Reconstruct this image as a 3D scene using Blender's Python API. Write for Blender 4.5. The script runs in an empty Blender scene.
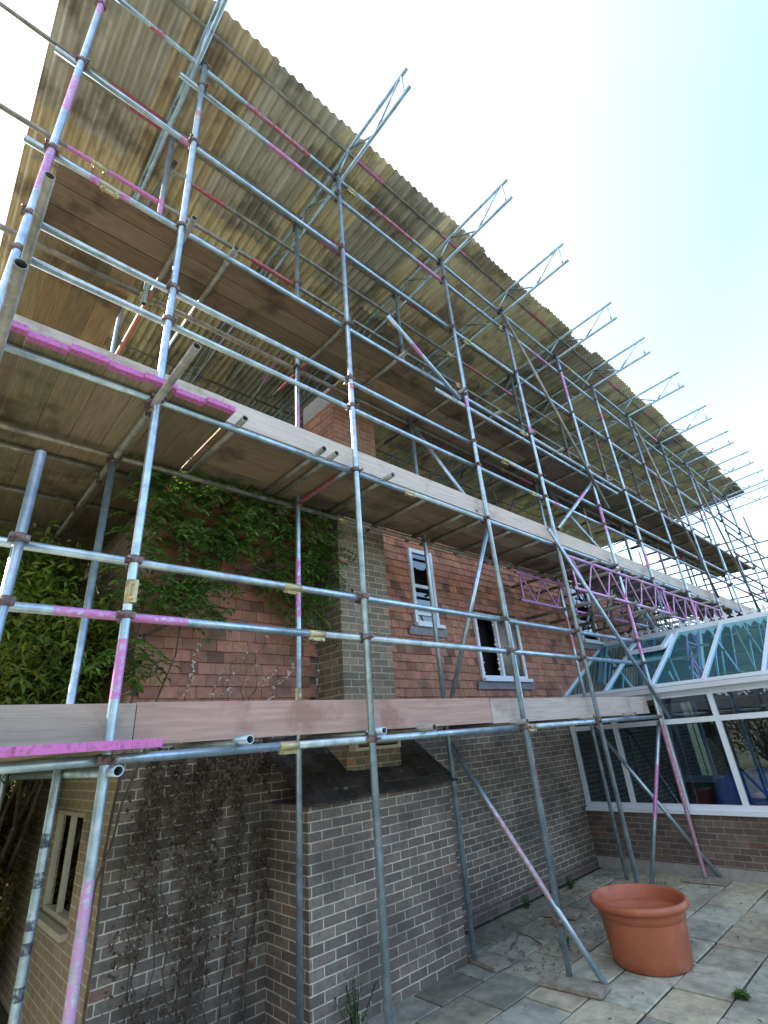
import bpy, math, random
from mathutils import Vector, Matrix, noise
random.seed(7)
SC = bpy.context.scene
COL = SC.collection
R = math.radians
V = Vector

# ------------------------------------------------------------------ materials
def new_mat(name):
    m = bpy.data.materials.new(name); m.use_nodes = True
    nt = m.node_tree; nt.nodes.clear()
    out = nt.nodes.new('ShaderNodeOutputMaterial')
    b = nt.nodes.new('ShaderNodeBsdfPrincipled')
    nt.links.new(b.outputs[0], out.inputs[0])
    return m, nt, b

class N:
    """small helper to wire nodes"""
    def __init__(s, nt): s.nt = nt
    def node(s, t, **kw):
        n = s.nt.nodes.new(t)
        for k, v in kw.items(): setattr(n, k, v)
        return n
    def link(s, a, b): s.nt.links.new(a, b)
    def pos(s, scale=(1, 1, 1)):
        g = s.node('ShaderNodeNewGeometry'); m = s.node('ShaderNodeMapping'); m.inputs['Scale'].default_value = scale
        s.link(g.outputs['Position'], m.inputs['Vector']); return m.outputs[0]
    def noise(s, vec, scale, detail=4, rough=.55, dist=0):
        n = s.node('ShaderNodeTexNoise'); n.inputs['Scale'].default_value = scale
        n.inputs['Detail'].default_value = detail; n.inputs['Roughness'].default_value = rough; n.inputs['Distortion'].default_value = dist
        s.link(vec, n.inputs['Vector']); return n.outputs['Fac']
    def ramp(s, fac, stops):
        r = s.node('ShaderNodeValToRGB'); e = r.color_ramp.elements
        while len(e) < len(stops): e.new(.5)
        for i, (p, c) in enumerate(stops):
            e[i].position = p; e[i].color = (c[0], c[1], c[2], 1) if not isinstance(c, (int, float)) else (c, c, c, 1)
        s.link(fac, r.inputs[0]); return r.outputs[0]
    def mix(s, a, b, fac, mode='MIX'):
        m = s.node('ShaderNodeMix', data_type='RGBA', blend_type=mode)
        for sock, v in ((m.inputs[0], fac), (m.inputs[6], a), (m.inputs[7], b)):
            if isinstance(v, (int, float)): sock.default_value = v if sock == m.inputs[0] else (v, v, v, 1)
            elif isinstance(v, tuple): sock.default_value = (*v[:3], 1)
            else: s.link(v, sock)
        return m.outputs[2]
    def math(s, op, a, b=0.5):
        m = s.node('ShaderNodeMath', operation=op)
        for sock, v in ((m.inputs[0], a), (m.inputs[1], b)):
            if isinstance(v, (int, float)): sock.default_value = v
            else: s.link(v, sock)
        return m.outputs[0]
    def bump(s, h, strength=.3, dist=.01):
        b = s.node('ShaderNodeBump'); b.inputs['Strength'].default_value = strength; b.inputs['Distance'].default_value = dist
        s.link(h, b.inputs['Height']); return b.outputs[0]
    def attr(s):
        a = s.node('ShaderNodeAttribute'); a.attribute_name = 'Col'; return a

MATS = {}
def tube_mat(name, c0, c1, metal=.55, rough=.42):
    m, nt, b = new_mat(name); n = N(nt); p = n.pos()
    f = n.noise(p, 9, 5, .65); f2 = n.noise(p, 60, 3)
    base = n.mix(n.ramp(f, [(.35, c0), (.65, c1)]), (.30, .27, .22), n.ramp(f2, [(.6, 0.), (.72, .35)]))
    base = n.mix(base, (.52, .51, .47), n.ramp(n.noise(p, 17, 5, .8), [(.60, 0.), (.66, .55)]))
    base = n.mix(base, (.20, .13, .09), n.ramp(n.noise(p, 5, 6, .75), [(.56, 0.), (.68, .55)]))
    a = n.attr()
    wear = n.math('MULTIPLY', a.outputs['Alpha'], n.ramp(n.noise(p, 30, 5, .75), [(.38, .10), (.52, .95)]))
    n.link(n.mix(base, a.outputs['Color'], wear), b.inputs['Base Color'])
    b.inputs['Roughness'].default_value = rough
    n.link(n.math('MULTIPLY', n.math('SUBTRACT', 1., wear), metal), b.inputs['Metallic'])
    n.link(n.bump(f2, .15, .002), b.inputs['Normal'])
    return m
MATS['tube'] = tube_mat('galvanised_tube', (.27, .38, .46), (.47, .60, .68), .72, .36)
MATS['dull'] = tube_mat('dull_tube', (.17, .165, .15), (.34, .33, .29), .45, .5)
MATS['coupler'] = tube_mat('coupler_steel', (.08, .055, .055), (.24, .17, .16), .4, .6)
MATS['brass'] = tube_mat('plated_coupler', (.34, .30, .17), (.52, .46, .27), .6, .45)

def tinted(name, base, rough, nscale=6, var=.35, bump=.2, stretch=(1, 1, 1), dark=None, bumpd=.006, nsc2=None, metal=0., spec=.5, stain=None):
    """colour attribute times base, broken by stretched noise"""
    m, nt, b = new_mat(name); n = N(nt); p = n.pos(stretch)
    f = n.noise(p, nscale, 6, .62, .4); f2 = n.noise(p, nsc2 or nscale * 6, 4, .6)
    d = dark or tuple(c * (1 - var) for c in base)
    col = n.mix(n.ramp(f, [(.30, d), (.68, base)]), d, n.ramp(f2, [(.55, 0.), (.75, .5)]))
    if stain:
        q = n.pos(); s = n.noise(q, stain[1], 5, .6)
        col = n.mix(col, stain[0], n.ramp(s, [(stain[2], 0.), (stain[2] + .13, stain[3])]))
    at_ = n.attr(); col = n.mix(col, at_.outputs['Color'], at_.outputs['Alpha'], 'MULTIPLY')
    n.link(col, b.inputs['Base Color']); b.inputs['Roughness'].default_value = rough; b.inputs['Metallic'].default_value = metal
    b.inputs['Specular IOR Level'].default_value = spec
    n.link(n.bump(f2, bump, bumpd), b.inputs['Normal'])
    return m
MATS['wood_x'] = tinted('weathered_board_lengthwise', (.30, .225, .155), .88, 5, .5, .4, (.6, 12, 12), stain=((.05, .038, .03), 1.7, .52, .75))
MATS['wood_y'] = tinted('weathered_board_crosswise', (.33, .27, .175), .88, 5, .45, .4, (12, .6, 12), stain=((.07, .05, .03), 1.7, .54, .75))
MATS['toe'] = tinted('toe_board_wood', (.56, .50, .45), .85, 4, .3, .3, (.5, 14, 9), stain=((.30, .22, .19), 3., .55, .7))
MATS['tile'] = tinted('clay_tile', (.45, .225, .15), .8, 14, .4, .25, stain=((.14, .09, .07), 3.5, .52, .6))
MATS['slab'] = tinted('concrete_slab', (.475, .475, .37), .88, 9, .45, .5, nsc2=45, stain=((.17, .16, .13), 2.2, .50, .55), bumpd=.006)
MATS['sheet'] = tinted('stained_corrugated_sheet', (.84, .82, .73), .42, 3.0, .45, .3, (4.6, .30, 1), dark=(.46, .41, .29), nsc2=9, stain=((.20, .18, .15), 1.6, .50, .75))
MATS['terracotta'] = tinted('terracotta_plastic', (.40, .12, .06), .5, 6, .25, .08, stain=((.46, .26, .18), 3.2, .56, .35))
MATS['roof_tile'] = tinted('dark_mossy_tile', (.055, .045, .038), .95, 14, .5, .9, bumpd=.02, stain=((.26, .25, .21), 11., .62, .8))
MATS['lead'] = tinted('lead_flashing', (.26, .28, .31), .6, 12, .3, .15)
MATS['upvc'] = tinted('white_window_plastic', (.70, .78, .86), .35, 3, .1, .03)
MATS['cream'] = tinted('cream_window_paint', (.62, .58, .45), .5, 5, .2, .05)
MATS['old_wood'] = tinted('grey_old_timber', (.33, .30, .25), .9, 6, .5, .4, (2, 2, 8))
MATS['fence_wood'] = tinted('brown_fence_timber', (.16, .105, .065), .9, 8, .4, .4, (6, 6, .8))
MATS['bark'] = tinted('bark', (.13, .10, .075), .95, 14, .5, .6)
MATS['cement'] = tinted('cement_cap', (.34, .33, .31), .9, 9, .3, .3)
MATS['soil'] = tinted('damp_soil_joints', (.05, .052, .035), .95, 9, .5, .5)
MATS['grass'] = tinted('rough_ground', (.07, .085, .035), .95, 2, .5, .5)
MATS['tarp'] = tinted('blue_tarpaulin', (.04, .22, .85), .45, 4, .3, .3, bumpd=.02)
MATS['red'] = tinted('red_plastic', (.35, .04, .04), .5, 5, .2, .05)
MATS['plaster'] = tinted('grey_plaster', (.38, .37, .34), .9, 3, .2, .1)
MATS['litter'] = tinted('dry_leaves', (.20, .13, .07), .9, 20, .4, .1)
MATS['seed'] = tinted('pale_seed_heads', (.72, .66, .58), .8, 30, .2, .1)

def leaf_mat(name, a, bcol):
    m, nt, b = new_mat(name); n = N(nt); p = n.pos()
    f = n.noise(p, 3.0, 3); col = n.mix(a, bcol, n.ramp(f, [(.35, 0.), (.65, 1.)]))
    col = n.mix(col, n.attr().outputs['Color'], 1., 'MULTIPLY')
    n.link(col, b.inputs['Base Color']); b.inputs['Roughness'].default_value = .45
    tr = n.node('ShaderNodeBsdfTranslucent'); n.link(n.mix(col, (1., 1., .35), .5, 'MULTIPLY'), tr.inputs[0])
    mx = n.node('ShaderNodeMixShader'); mx.inputs[0].default_value = .35
    n.link(b.outputs[0], mx.inputs[1]); n.link(tr.outputs[0], mx.inputs[2])
    out = [x for x in nt.nodes if x.type == 'OUTPUT_MATERIAL'][0]; n.link(mx.outputs[0], out.inputs[0])
    return m
MATS['leaf'] = leaf_mat('climber_leaf', (.06, .135, .03), (.11, .21, .05))
MATS['leaf_bright'] = leaf_mat('bright_shrub_leaf', (.085, .16, .025), (.17, .25, .04))
MATS['leaf_dark'] = leaf_mat('hedge_leaf', (.05, .075, .02), (.10, .11, .03))
MATS['leaf_moss'] = leaf_mat('mossy_leaf', (.13, .13, .035), (.22, .17, .06))
MATS['leaf_red'] = leaf_mat('copper_leaf', (.16, .08, .04), (.22, .13, .06))
MATS['leaf_dry'] = leaf_mat('dry_leaf', (.09, .06, .04), (.19, .145, .10))

def brick_mat(name, c1, c2, mortar, dirt=(.05, .045, .04), dirt_at=.62, dirt_amt=.5, odd=(.25, .10, .07)):
    m, nt, b = new_mat(name); n = N(nt)
    g = n.node('ShaderNodeNewGeometry')
    sp = n.node('ShaderNodeSeparateXYZ'); n.link(g.outputs['Position'], sp.inputs[0])
    sn = n.node('ShaderNodeSeparateXYZ'); n.link(g.outputs['True Normal'], sn.inputs[0])
    isx = n.math('GREATER_THAN', n.math('ABSOLUTE', sn.outputs[0], 0), .5)
    u = n.math('ADD', n.math('MULTIPLY', sp.outputs[0], n.math('SUBTRACT', 1., isx)), n.math('MULTIPLY', n.math('ADD', sp.outputs[1], .11), isx))
    cb = n.node('ShaderNodeCombineXYZ'); n.link(u, cb.inputs[0]); n.link(sp.outputs[2], cb.inputs[1])
    wob = n.node('ShaderNodeTexNoise'); wob.inputs['Scale'].default_value = 12; n.link(g.outputs['Position'], wob.inputs['Vector'])
    wv = n.node('ShaderNodeVectorMath', operation='SCALE'); n.link(wob.outputs['Color'], wv.inputs[0]); wv.inputs['Scale'].default_value = .006
    av = n.node('ShaderNodeVectorMath', operation='ADD'); n.link(cb.outputs[0], av.inputs[0]); n.link(wv.outputs[0], av.inputs[1])
    br = n.node('ShaderNodeTexBrick'); n.link(av.outputs[0], br.inputs['Vector'])
    br.inputs['Scale'].default_value = 1; br.inputs['Brick Width'].default_value = .225; br.inputs['Row Height'].default_value = .075
    br.inputs['Mortar Size'].default_value = .0062; br.inputs['Mortar Smooth'].default_value = .35; br.inputs['Bias'].default_value = 0
    br.inputs['Color1'].default_value = (0, 0, 0, 1); br.inputs['Color2'].default_value = (1, 1, 1, 1); br.inputs['Mortar'].default_value = (.5, .5, .5, 1)
    mixc = n.ramp(br.outputs['Color'], [(0., c1), (.3, tuple(x * .8 + y * .2 for x, y in zip(c1, c2))), (.85, tuple(x * .25 + y * .75 for x, y in zip(c1, c2))), (.975, c2), (.99, odd)])
    p = n.pos(); f = n.noise(p, 35, 5, .7)
    mixc = n.mix(mixc, tuple(x * .6 for x in c1), n.ramp(f, [(.45, 0.), (.7, .7)]))
    f3 = n.noise(p, 22, 4)
    mc = n.mix(mortar, tuple(x * .6 for x in mortar), n.ramp(f3, [(.4, 0.), (.7, .8)]))
    col = n.mix(mixc, mc, br.outputs['Fac'])
    big = n.noise(p, 1.6, 6, .6)
    col = n.mix(col, dirt, n.ramp(big, [(dirt_at - .12, 0.), (dirt_at + .08, dirt_amt)]))
    n.link(col, b.inputs['Base Color']); b.inputs['Roughness'].default_value = .9
    h = n.math('SUBTRACT', n.math('MULTIPLY', f, .35), br.outputs['Fac'])
    n.link(n.bump(h, .7, .008), b.inputs['Normal'])
    return m
MATS['brick'] = brick_mat('grey_brown_brick', (.14, .115, .098), (.25, .205, .17), (.60, .57, .45), dirt_at=.54, dirt_amt=.6, odd=(.24, .15, .11))
MATS['brick_red'] = brick_mat('dark_red_brick', (.10, .08, .072), (.20, .15, .125), (.31, .29, .26), dirt_at=.55)
MATS['brick_stack'] = brick_mat('olive_brown_brick', (.16, .13, .09), (.29, .22, .15), (.42, .40, .32), odd=(.42, .17, .10))
MATS['brick_orange'] = brick_mat('orange_stack_brick', (.24, .11, .07), (.38, .17, .10), (.36, .30, .22), odd=(.45, .2, .1))
MATS['brick_side'] = brick_mat('painted_sunlit_brick', (.32, .245, .15), (.41, .32, .20), (.60, .55, .41))  # end wall brick lightened and yellowed: warm sunlight put into the colour

def glass_mat(name, tint, refl=.15, rough=.0, gl=(.9, .95, 1), fk=1.4):
    m = bpy.data.materials.new(name); m.use_nodes = True; nt = m.node_tree; nt.nodes.clear(); n = N(nt)
    out = n.node('ShaderNodeOutputMaterial'); t = n.node('ShaderNodeBsdfTransparent'); t.inputs[0].default_value = (*tint, 1)
    g = n.node('ShaderNodeBsdfGlossy'); g.inputs['Roughness'].default_value = rough; g.inputs[0].default_value = (*gl, 1)
    fr = n.node('ShaderNodeFresnel'); fr.inputs[0].default_value = 1.5
    f = n.math('ADD', n.math('MULTIPLY', fr.outputs[0], fk), refl)
    cl = n.math('MINIMUM', f, .95)
    mx = n.node('ShaderNodeMixShader'); n.link(cl, mx.inputs[0]); n.link(t.outputs[0], mx.inputs[1]); n.link(g.outputs[0], mx.inputs[2]); n.link(mx.outputs[0], out.inputs[0])
    return m
MATS['glass'] = glass_mat('window_glass', (.66, .72, .76), .03)
MATS['roof_glass'] = glass_mat('blue_tinted_roof_glass', (.16, .62, .68), .22, .0, (.42, .74, .80))
_nt = MATS['roof_glass'].node_tree; _n = N(_nt); _o = [x for x in _nt.nodes if x.type == 'OUTPUT_MATERIAL'][0]; _src = _o.inputs[0].links[0].from_socket
_d = _n.node('ShaderNodeBsdfDiffuse'); _d.inputs[0].default_value = (.10, .26, .30, 1); _m = _n.node('ShaderNodeMixShader'); _m.inputs[0].default_value = .28
_n.link(_src, _m.inputs[1]); _n.link(_d.outputs[0], _m.inputs[2]); _n.link(_m.outputs[0], _o.inputs[0])
MATS['side_glass'] = glass_mat('side_window_glass', (.3, .33, .3), .5)
MATS['house_glass'] = glass_mat('house_window_glass', (.25, .28, .28), .05, fk=.9)
MATS['dusty_glass'] = glass_mat('dusty_window_glass', (.7, .6, .5), .02, .25, fk=.25)
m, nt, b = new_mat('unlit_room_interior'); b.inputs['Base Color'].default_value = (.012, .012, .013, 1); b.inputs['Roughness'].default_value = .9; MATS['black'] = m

# ------------------------------------------------------------------ mesh builder
class MB:
    def __init__(s): s.v = []; s.f = []; s.c = []; s.sm = []
    def add(s, vs, fs, col=(1, 1, 1, 1), smooth=False):
        o = len(s.v); s.v += [V(p) for p in vs]
        if len(col) == 3: col = (*col, 1)
        s.c += [col] * len(vs) if not isinstance(col, list) else col
        for f in fs: s.f.append(tuple(i + o for i in f)); s.sm.append(smooth)
        return o
    def box(s, x0, x1, y0, y1, z0, z1, col=(1, 1, 1, 1)):
        s.add([(x0, y0, z0), (x1, y0, z0), (x1, y1, z0), (x0, y1, z0), (x0, y0, z1), (x1, y0, z1), (x1, y1, z1), (x0, y1, z1)],
              [(0, 3, 2, 1), (4, 5, 6, 7), (0, 1, 5, 4), (1, 2, 6, 5), (2, 3, 7, 6), (3, 0, 4, 7)], col); return s
    def obox(s, c, ax, ay, az, col=(1, 1, 1, 1)):
        """box from centre and three half-axis vectors"""
        c = V(c); P = []
        for k in (-1, 1):
            for (i, j) in ((-1, -1), (1, -1), (1, 1), (-1, 1)): P.append(c + ax * i + ay * j + az * k)
        s.add(P, [(0, 3, 2, 1), (4, 5, 6, 7), (0, 1, 5, 4), (1, 2, 6, 5), (2, 3, 7, 6), (3, 0, 4, 7)], col); return s
    def bar(s, p0, p1, w, h, up=(0, 0, 1), col=(1, 1, 1, 1)):
        p0 = V(p0); p1 = V(p1); d = p1 - p0; L = d.length; d.normalize(); up = V(up)
        a = d.cross(up).normalized(); u = a.cross(d).normalized()
        return s.obox((p0 + p1) / 2, d * (L / 2), a * (w / 2), u * (h / 2), col)
    def tube(s, p0, p1, r=.0256, n=12, paints=(), hollow=True, r1=None):
        p0 = V(p0); p1 = V(p1); d = p1 - p0; L = d.length; d.normalize()
        a = d.orthogonal().normalized(); b = d.cross(a)
        def ring(p, rr): return [p + (a * math.cos(2 * math.pi * i / n) + b * math.sin(2 * math.pi * i / n)) * rr for i in range(n)]
        none = (0, 0, 0, 0); st = [(0, none)]
        for t0, t1, c in sorted(paints):
            t0 = max(t0, st[-1][0] + .01); t1 = min(t1, L - .01)
            if t1 <= t0: continue
            st += [(t0, none), (t0, (*c, 1)), (t1, (*c, 1)), (t1, none)]
        st.append((L, none)); prev = None; base = len(s.v)
        for k in range(len(st)):
            t, c = st[k]; rr = r if r1 is None else r + (r1 - r) * t / L
            o = s.add(ring(p0 + d * t, rr), [], c)
            if prev is not None and st[k][0] > st[k - 1][0]:
                for i in range(n): s.f.append((prev + i, prev + (i + 1) % n, o + (i + 1) % n, o + i)); s.sm.append(True)
            prev = o
        for end, sgn in ((base, 1), (prev, -1)):
            P = p0 if sgn == 1 else p1
            if hollow:
                i1 = s.add(ring(P, r * .82), [], none); i2 = s.add(ring(P + d * sgn * .12, r * .82), [], (.02, .02, .02, 1))
                for i in range(n):
                    j = (i + 1) % n
                    q = [(end + i, i1 + i, i1 + j, end + j), (i1 + i, i2 + i, i2 + j, i1 + j)]
                    for f in q: s.f.append(f if sgn == 1 else f[::-1]); s.sm.append(False)
                f = tuple(i2 + i for i in range(n)); s.f.append(f[::-1] if sgn == 1 else f); s.sm.append(False)
            else:
                f = tuple(end + i for i in range(n)); s.f.append(f[::-1] if sgn == 1 else f); s.sm.append(False)
        return s
    def lathe(s, prof, c=(0, 0, 0), n=48, col=(1, 1, 1, 1), smooth=True):
        o = len(s.v); c = V(c)
        for r, z in prof: s.add([c + V((r * math.cos(2 * math.pi * i / n), r * math.sin(2 * math.pi * i / n), z)) for i in range(n)], [], col)
        for k in range(len(prof) - 1):
            for i in range(n):
                j = (i + 1) % n; s.f.append((o + k * n + i, o + k * n + j, o + (k + 1) * n + j, o + (k + 1) * n + i)); s.sm.append(smooth)
        return s
    def leaf(s, p, d, up, L, W, col):
        """folded pointed leaf, two faces"""
        d = d.normalized(); a = d.cross(up); a = a.normalized() if a.length > 1e-4 else d.orthogonal().normalized(); u = a.cross(d)
        s.add([p, p + d * L * .45 + a * W * .5 + u * W * .18, p + d * L - u * L * .12, p + d * L * .45 - a * W * .5 + u * W * .18], [(0, 1, 2), (0, 2, 3)], col)
    def build(s, name, mat, parent=None, origin=None):
        me = bpy.data.meshes.new(name)
        xs = [min(p[i] for p in s.v) for i in range(3)]; ys = [max(p[i] for p in s.v) for i in range(3)]
        c = V(((xs[0] + ys[0]) / 2, (xs[1] + ys[1]) / 2, xs[2])) if origin is None else V(origin)
        me.from_pydata([tuple(p - c) for p in s.v], [], s.f); me.polygons.foreach_set('use_smooth', s.sm)
        at = me.color_attributes.new('Col', 'FLOAT_COLOR', 'POINT')
        at.data.foreach_set('color', [x for q in s.c for x in q])
        me.materials.append(MATS[mat] if isinstance(mat, str) else mat); me.validate(); me.update()
        o = bpy.data.objects.new(name, me); COL.objects.link(o); place(o, c, parent); return o
WLOC = {}
def place(o, c, parent):
    """world position c, expressed relative to the parent (no rotations on parents)"""
    o.parent = parent; o.location = V(c) - (WLOC[parent.name] if parent else V((0, 0, 0))); WLOC[o.name] = V(c)
def tag(o, label=None, cat=None, group=None, kind=None):
    for k, v in (('label', label), ('category', cat), ('group', group), ('kind', kind)):
        if v: o[k] = v
    return o
def thing(name, label, cat, loc, group=None):
    o = bpy.data.objects.new(name, None); COL.objects.link(o); o.empty_display_size = .2; place(o, V(loc), None); return tag(o, label, cat, group)
def rnd(a, b): return random.uniform(a, b)
def tint(v=.2, w=.05):
    k = rnd(1 - v, 1 + v); return (k * rnd(1 - w, 1 + w), k, k * rnd(1 - w, 1 + w), 1)

PINK = (.50, .14, .42); RED = (.46, .07, .13); MAG = (.60, .17, .46); ORG = (.55, .18, .12)
YO, YL, YI = 3.15, 3.20, 4.05           # outer standards, outer ledgers, inner standards
XS = [-.12, .87, 2.73, 4.82, 6.47, 8.4, 9.95, 11.84, 13.95, 15.95, 17.95, 19.95]
XI = [2.66, 4.64, 6.24, 8.03, 9.9, 11.8, 13.9, 15.9, 17.9, 19.9]

# ================================================================== SETTING
g = MB(); g.add([(-150, -150, -.06), (150, -150, -.06), (150, 150, -.06), (-150, 150, -.06)], [(0, 1, 2, 3)])
tag(g.build('ground', 'grass'), kind='structure')
g = MB(); g.add([(-6, -7, -.014), (8.75, -7, -.014), (8.75, 4.8, -.014), (-6, 4.8, -.014)], [(0, 1, 2, 3)])
tag(g.build('paving_joints', 'soil'), kind='structure')
g = MB(); y = 4.75; rowy = [2.02 + .437 * k for k in range(-20, 7)]
for k in range(len(rowy) - 1):
    x = -6 + rnd(0, .1)
    x = 5.22 - .56 * 20 + (.0 if k % 3 else .03)
    while x < 8.6:
        w = .56 if random.random() < .93 or x > 3.5 else .84
        x1 = min(x + w, 8.62); gp = rnd(.005, .012)
        a = [V((x + gp, rowy[k] + gp, 0)), V((x1 - gp, rowy[k] + gp, 0)), V((x1 - gp, rowy[k + 1] - gp, 0)), V((x + gp, rowy[k + 1] - gp, 0))]
        cen = sum(a, V()) / 4; rot = Matrix.Rotation(rnd(-.008, .008), 3, 'Z'); dz = rnd(-.006, .002); tx, ty = rnd(-.006, .006), rnd(-.006, .006)
        a = [rot @ (p - cen) + cen for p in a]
        for p in a: p.z = dz + (p.x - cen.x) * tx + (p.y - cen.y) * ty
        inn = [p + (cen - p).normalized() * .012 for p in a]
        for p in a: p.z -= .006
        low = [p + V((0, 0, -.03)) for p in a]
        k2 = rnd(.72, 1.15); warm = rnd(-.06, .08)
        c = (k2 * (1 + warm), k2, k2 * (1 - warm), 1)
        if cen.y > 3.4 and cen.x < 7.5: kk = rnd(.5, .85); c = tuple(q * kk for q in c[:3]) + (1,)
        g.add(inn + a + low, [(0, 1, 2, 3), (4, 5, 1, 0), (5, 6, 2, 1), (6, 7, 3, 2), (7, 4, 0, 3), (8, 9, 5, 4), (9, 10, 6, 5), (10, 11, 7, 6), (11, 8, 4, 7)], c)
        x = x1
        if x >= 8.6: break
tag(g.build('patio', 'slab'), kind='structure')

# ================================================================== HOUSE
house = thing('house', 'brick and tile-hung house wrapped in scaffolding behind the patio', 'house', (11, 9, 0))
WY = 4.75; HX0, HX1 = 1.42, 14.2
def wall_with_holes(mb, x0, x1, y, z0, z1, holes, th=.25):
    """front-facing (-Y) wall with rectangular openings as one sheet plus reveals"""
    xs = sorted({x0, x1, *[h[0] for h in holes], *[h[1] for h in holes]}); zs = sorted({z0, z1, *[h[2] for h in holes], *[h[3] for h in holes]})
    for i in range(len(xs) - 1):
        for j in range(len(zs) - 1):
            cx, cz = (xs[i] + xs[i + 1]) / 2, (zs[j] + zs[j + 1]) / 2
            if any(h[0] < cx < h[1] and h[2] < cz < h[3] for h in holes): continue
            mb.add([(xs[i], y, zs[j]), (xs[i + 1], y, zs[j]), (xs[i + 1], y, zs[j + 1]), (xs[i], y, zs[j + 1])], [(0, 1, 2, 3)])
    for a, b_, c, d in holes:
        mb.add([(a, y, c), (b_, y, c), (b_, y, d), (a, y, d), (a, y + th, c), (b_, y + th, c), (b_, y + th, d), (a, y + th, d)], [(0, 4, 5, 1), (1, 5, 6, 2), (2, 6, 7, 3), (3, 7, 4, 0)])
W1 = (4.98, 5.47, 3.42, 4.54); W2 = (6.30, 7.50, 2.72, 3.72); W3 = (9.75, 10.5, 3.5, 4.75)
mb = MB(); wall_with_holes(mb, HX0, HX1, WY, -.05, 5.1, [W1, W2, W3])
mb.add([(HX1, WY, -.05), (HX1, 13.2, -.05), (HX1, 13.2, 5.1), (HX1, WY, 5.1)], [(0, 1, 2, 3)])
mb.add([(HX1, 13.2, -.05), (HX0, 13.2, -.05), (HX0, 13.2, 5.1), (HX1, 13.2, 5.1)], [(0, 1, 2, 3)])
mb.build('wall', 'brick', house)
# side wall (faces -X) with its window opening
SW = (5.55, 6.62, .80, 1.62); mb = MB()
for (y0, y1, z0, z1) in ((WY, SW[0], -.05, 5.1), (SW[1], 13.2, -.05, 5.1), (SW[0], SW[1], -.05, SW[2]), (SW[0], SW[1], SW[3], 5.1)):
    mb.add([(HX0, y1, z0), (HX0, y0, z0), (HX0, y0, z1), (HX0, y1, z1)], [(0, 1, 2, 3)])
y0, y1, z0, z1 = SW
mb.add([(HX0, y0, z0), (HX0, y1, z0), (HX0, y1, z1), (HX0, y0, z1), (HX0 + .1, y0, z0), (HX0 + .1, y1, z0), (HX0 + .1, y1, z1), (HX0 + .1, y0, z1)], [(0, 1, 5, 4), (1, 2, 6, 5), (2, 3, 7, 6), (3, 0, 4, 7)])
tag(mb.build('side_wall', 'brick_side', house), 'brick end wall with warm sunlight painted into its colour')
f = MB(); t = .038
for (a, b_, c, d) in ((y0, y1, z0, z0 + t), (y0, y1, z1 - t, z1), (y0, y0 + t, z0 + t, z1 - t), (y1 - t, y1, z0 + t, z1 - t), (6.07, 6.10, z0 + t, z1 - t)): f.box(HX0 + .03, HX0 + .09, a, b_, c, d)
sw = tag(f.build('window', 'cream', house), 'cream framed window in the end wall')
MB().box(HX0 + .055, HX0 + .06, y0 + t, y1 - t, z0 + t, z1 - t).build('pane', 'side_glass', sw)
MB().box(HX0 - .06, HX0 + .03, y0 - .06, y1 + .06, z0 - .05, z0 - .002).build('sill', 'cream', sw)
# hung clay tiles, every tile with its own tilt and colour
mb = MB(); gauge = .108; tw = .168; ty = WY - .012
PIERX = (3.38, 4.12)
row = 0; z = 2.16
while z < 5.05:
    x = HX0 - .02 + (tw / 2 if row % 2 else 0)
    while x < HX1:
        x1 = x + tw - .004
        inw = False; xl = x
        for w in (W1, W2, W3):
            if z + gauge > w[2] - .05 and z < w[3] - .01:
                if x < w[0] - .004 < x1: x1 = w[0] - .006
                elif x < w[1] + .004 < x1: x = w[1] + .006
                elif x >= w[0] - .01 and x1 <= w[1] + .01: inw = True
        if not (inw or x1 - x < .012 or (x1 > PIERX[0] and x < PIERX[1]) or (x > 9.0 and z < 2.3)):
            k = rnd(-.004, .005); zz = z + rnd(-.004, .004)
            flare = .03 if z < 2.3 else 0
            yb = ty - .034 + k - flare; yt = ty - .012
            h = gauge + .03
            c = rnd(.8, 1.18); cc = (c * rnd(.95, 1.08), c * rnd(.9, 1.0), c * rnd(.88, 1.0), 1)
            if random.random() < .08: cc = tuple(q * .55 for q in cc[:3]) + (1,)
            if z > 3.9: cc = (cc[0] * 1.12, cc[1] * 1.02, cc[2] * .92, 1)
            mb.add([(x, yb, zz), (x1, yb + rnd(-.002, .002), zz), (x1, yt, zz + h), (x, yt, zz + h), (x, yb + .014, zz), (x1, yb + .014, zz)], [(0, 1, 2, 3), (4, 5, 1, 0), (0, 3, 4), (1, 5, 2)], cc)
        x = xl + tw
    z += gauge; row += 1
mb.build('tile_hanging', 'tile', house)
# chimney breast and stack
mb = MB(); mb.box(PIERX[0], PIERX[1], 4.3, WY - .002, 1.7, 5.02); ch = mb.build('chimney', 'brick_stack', house)
MB().box(PIERX[0], PIERX[1] - .01, 4.3, 5.0, 5.022, 6.22).build('stack', 'brick_orange', ch)
mb = MB(); mb.box(3.38, 4.11, 4.3, 5.0, 6.222, 6.50); mb.build('cap', 'cement', ch)
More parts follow.
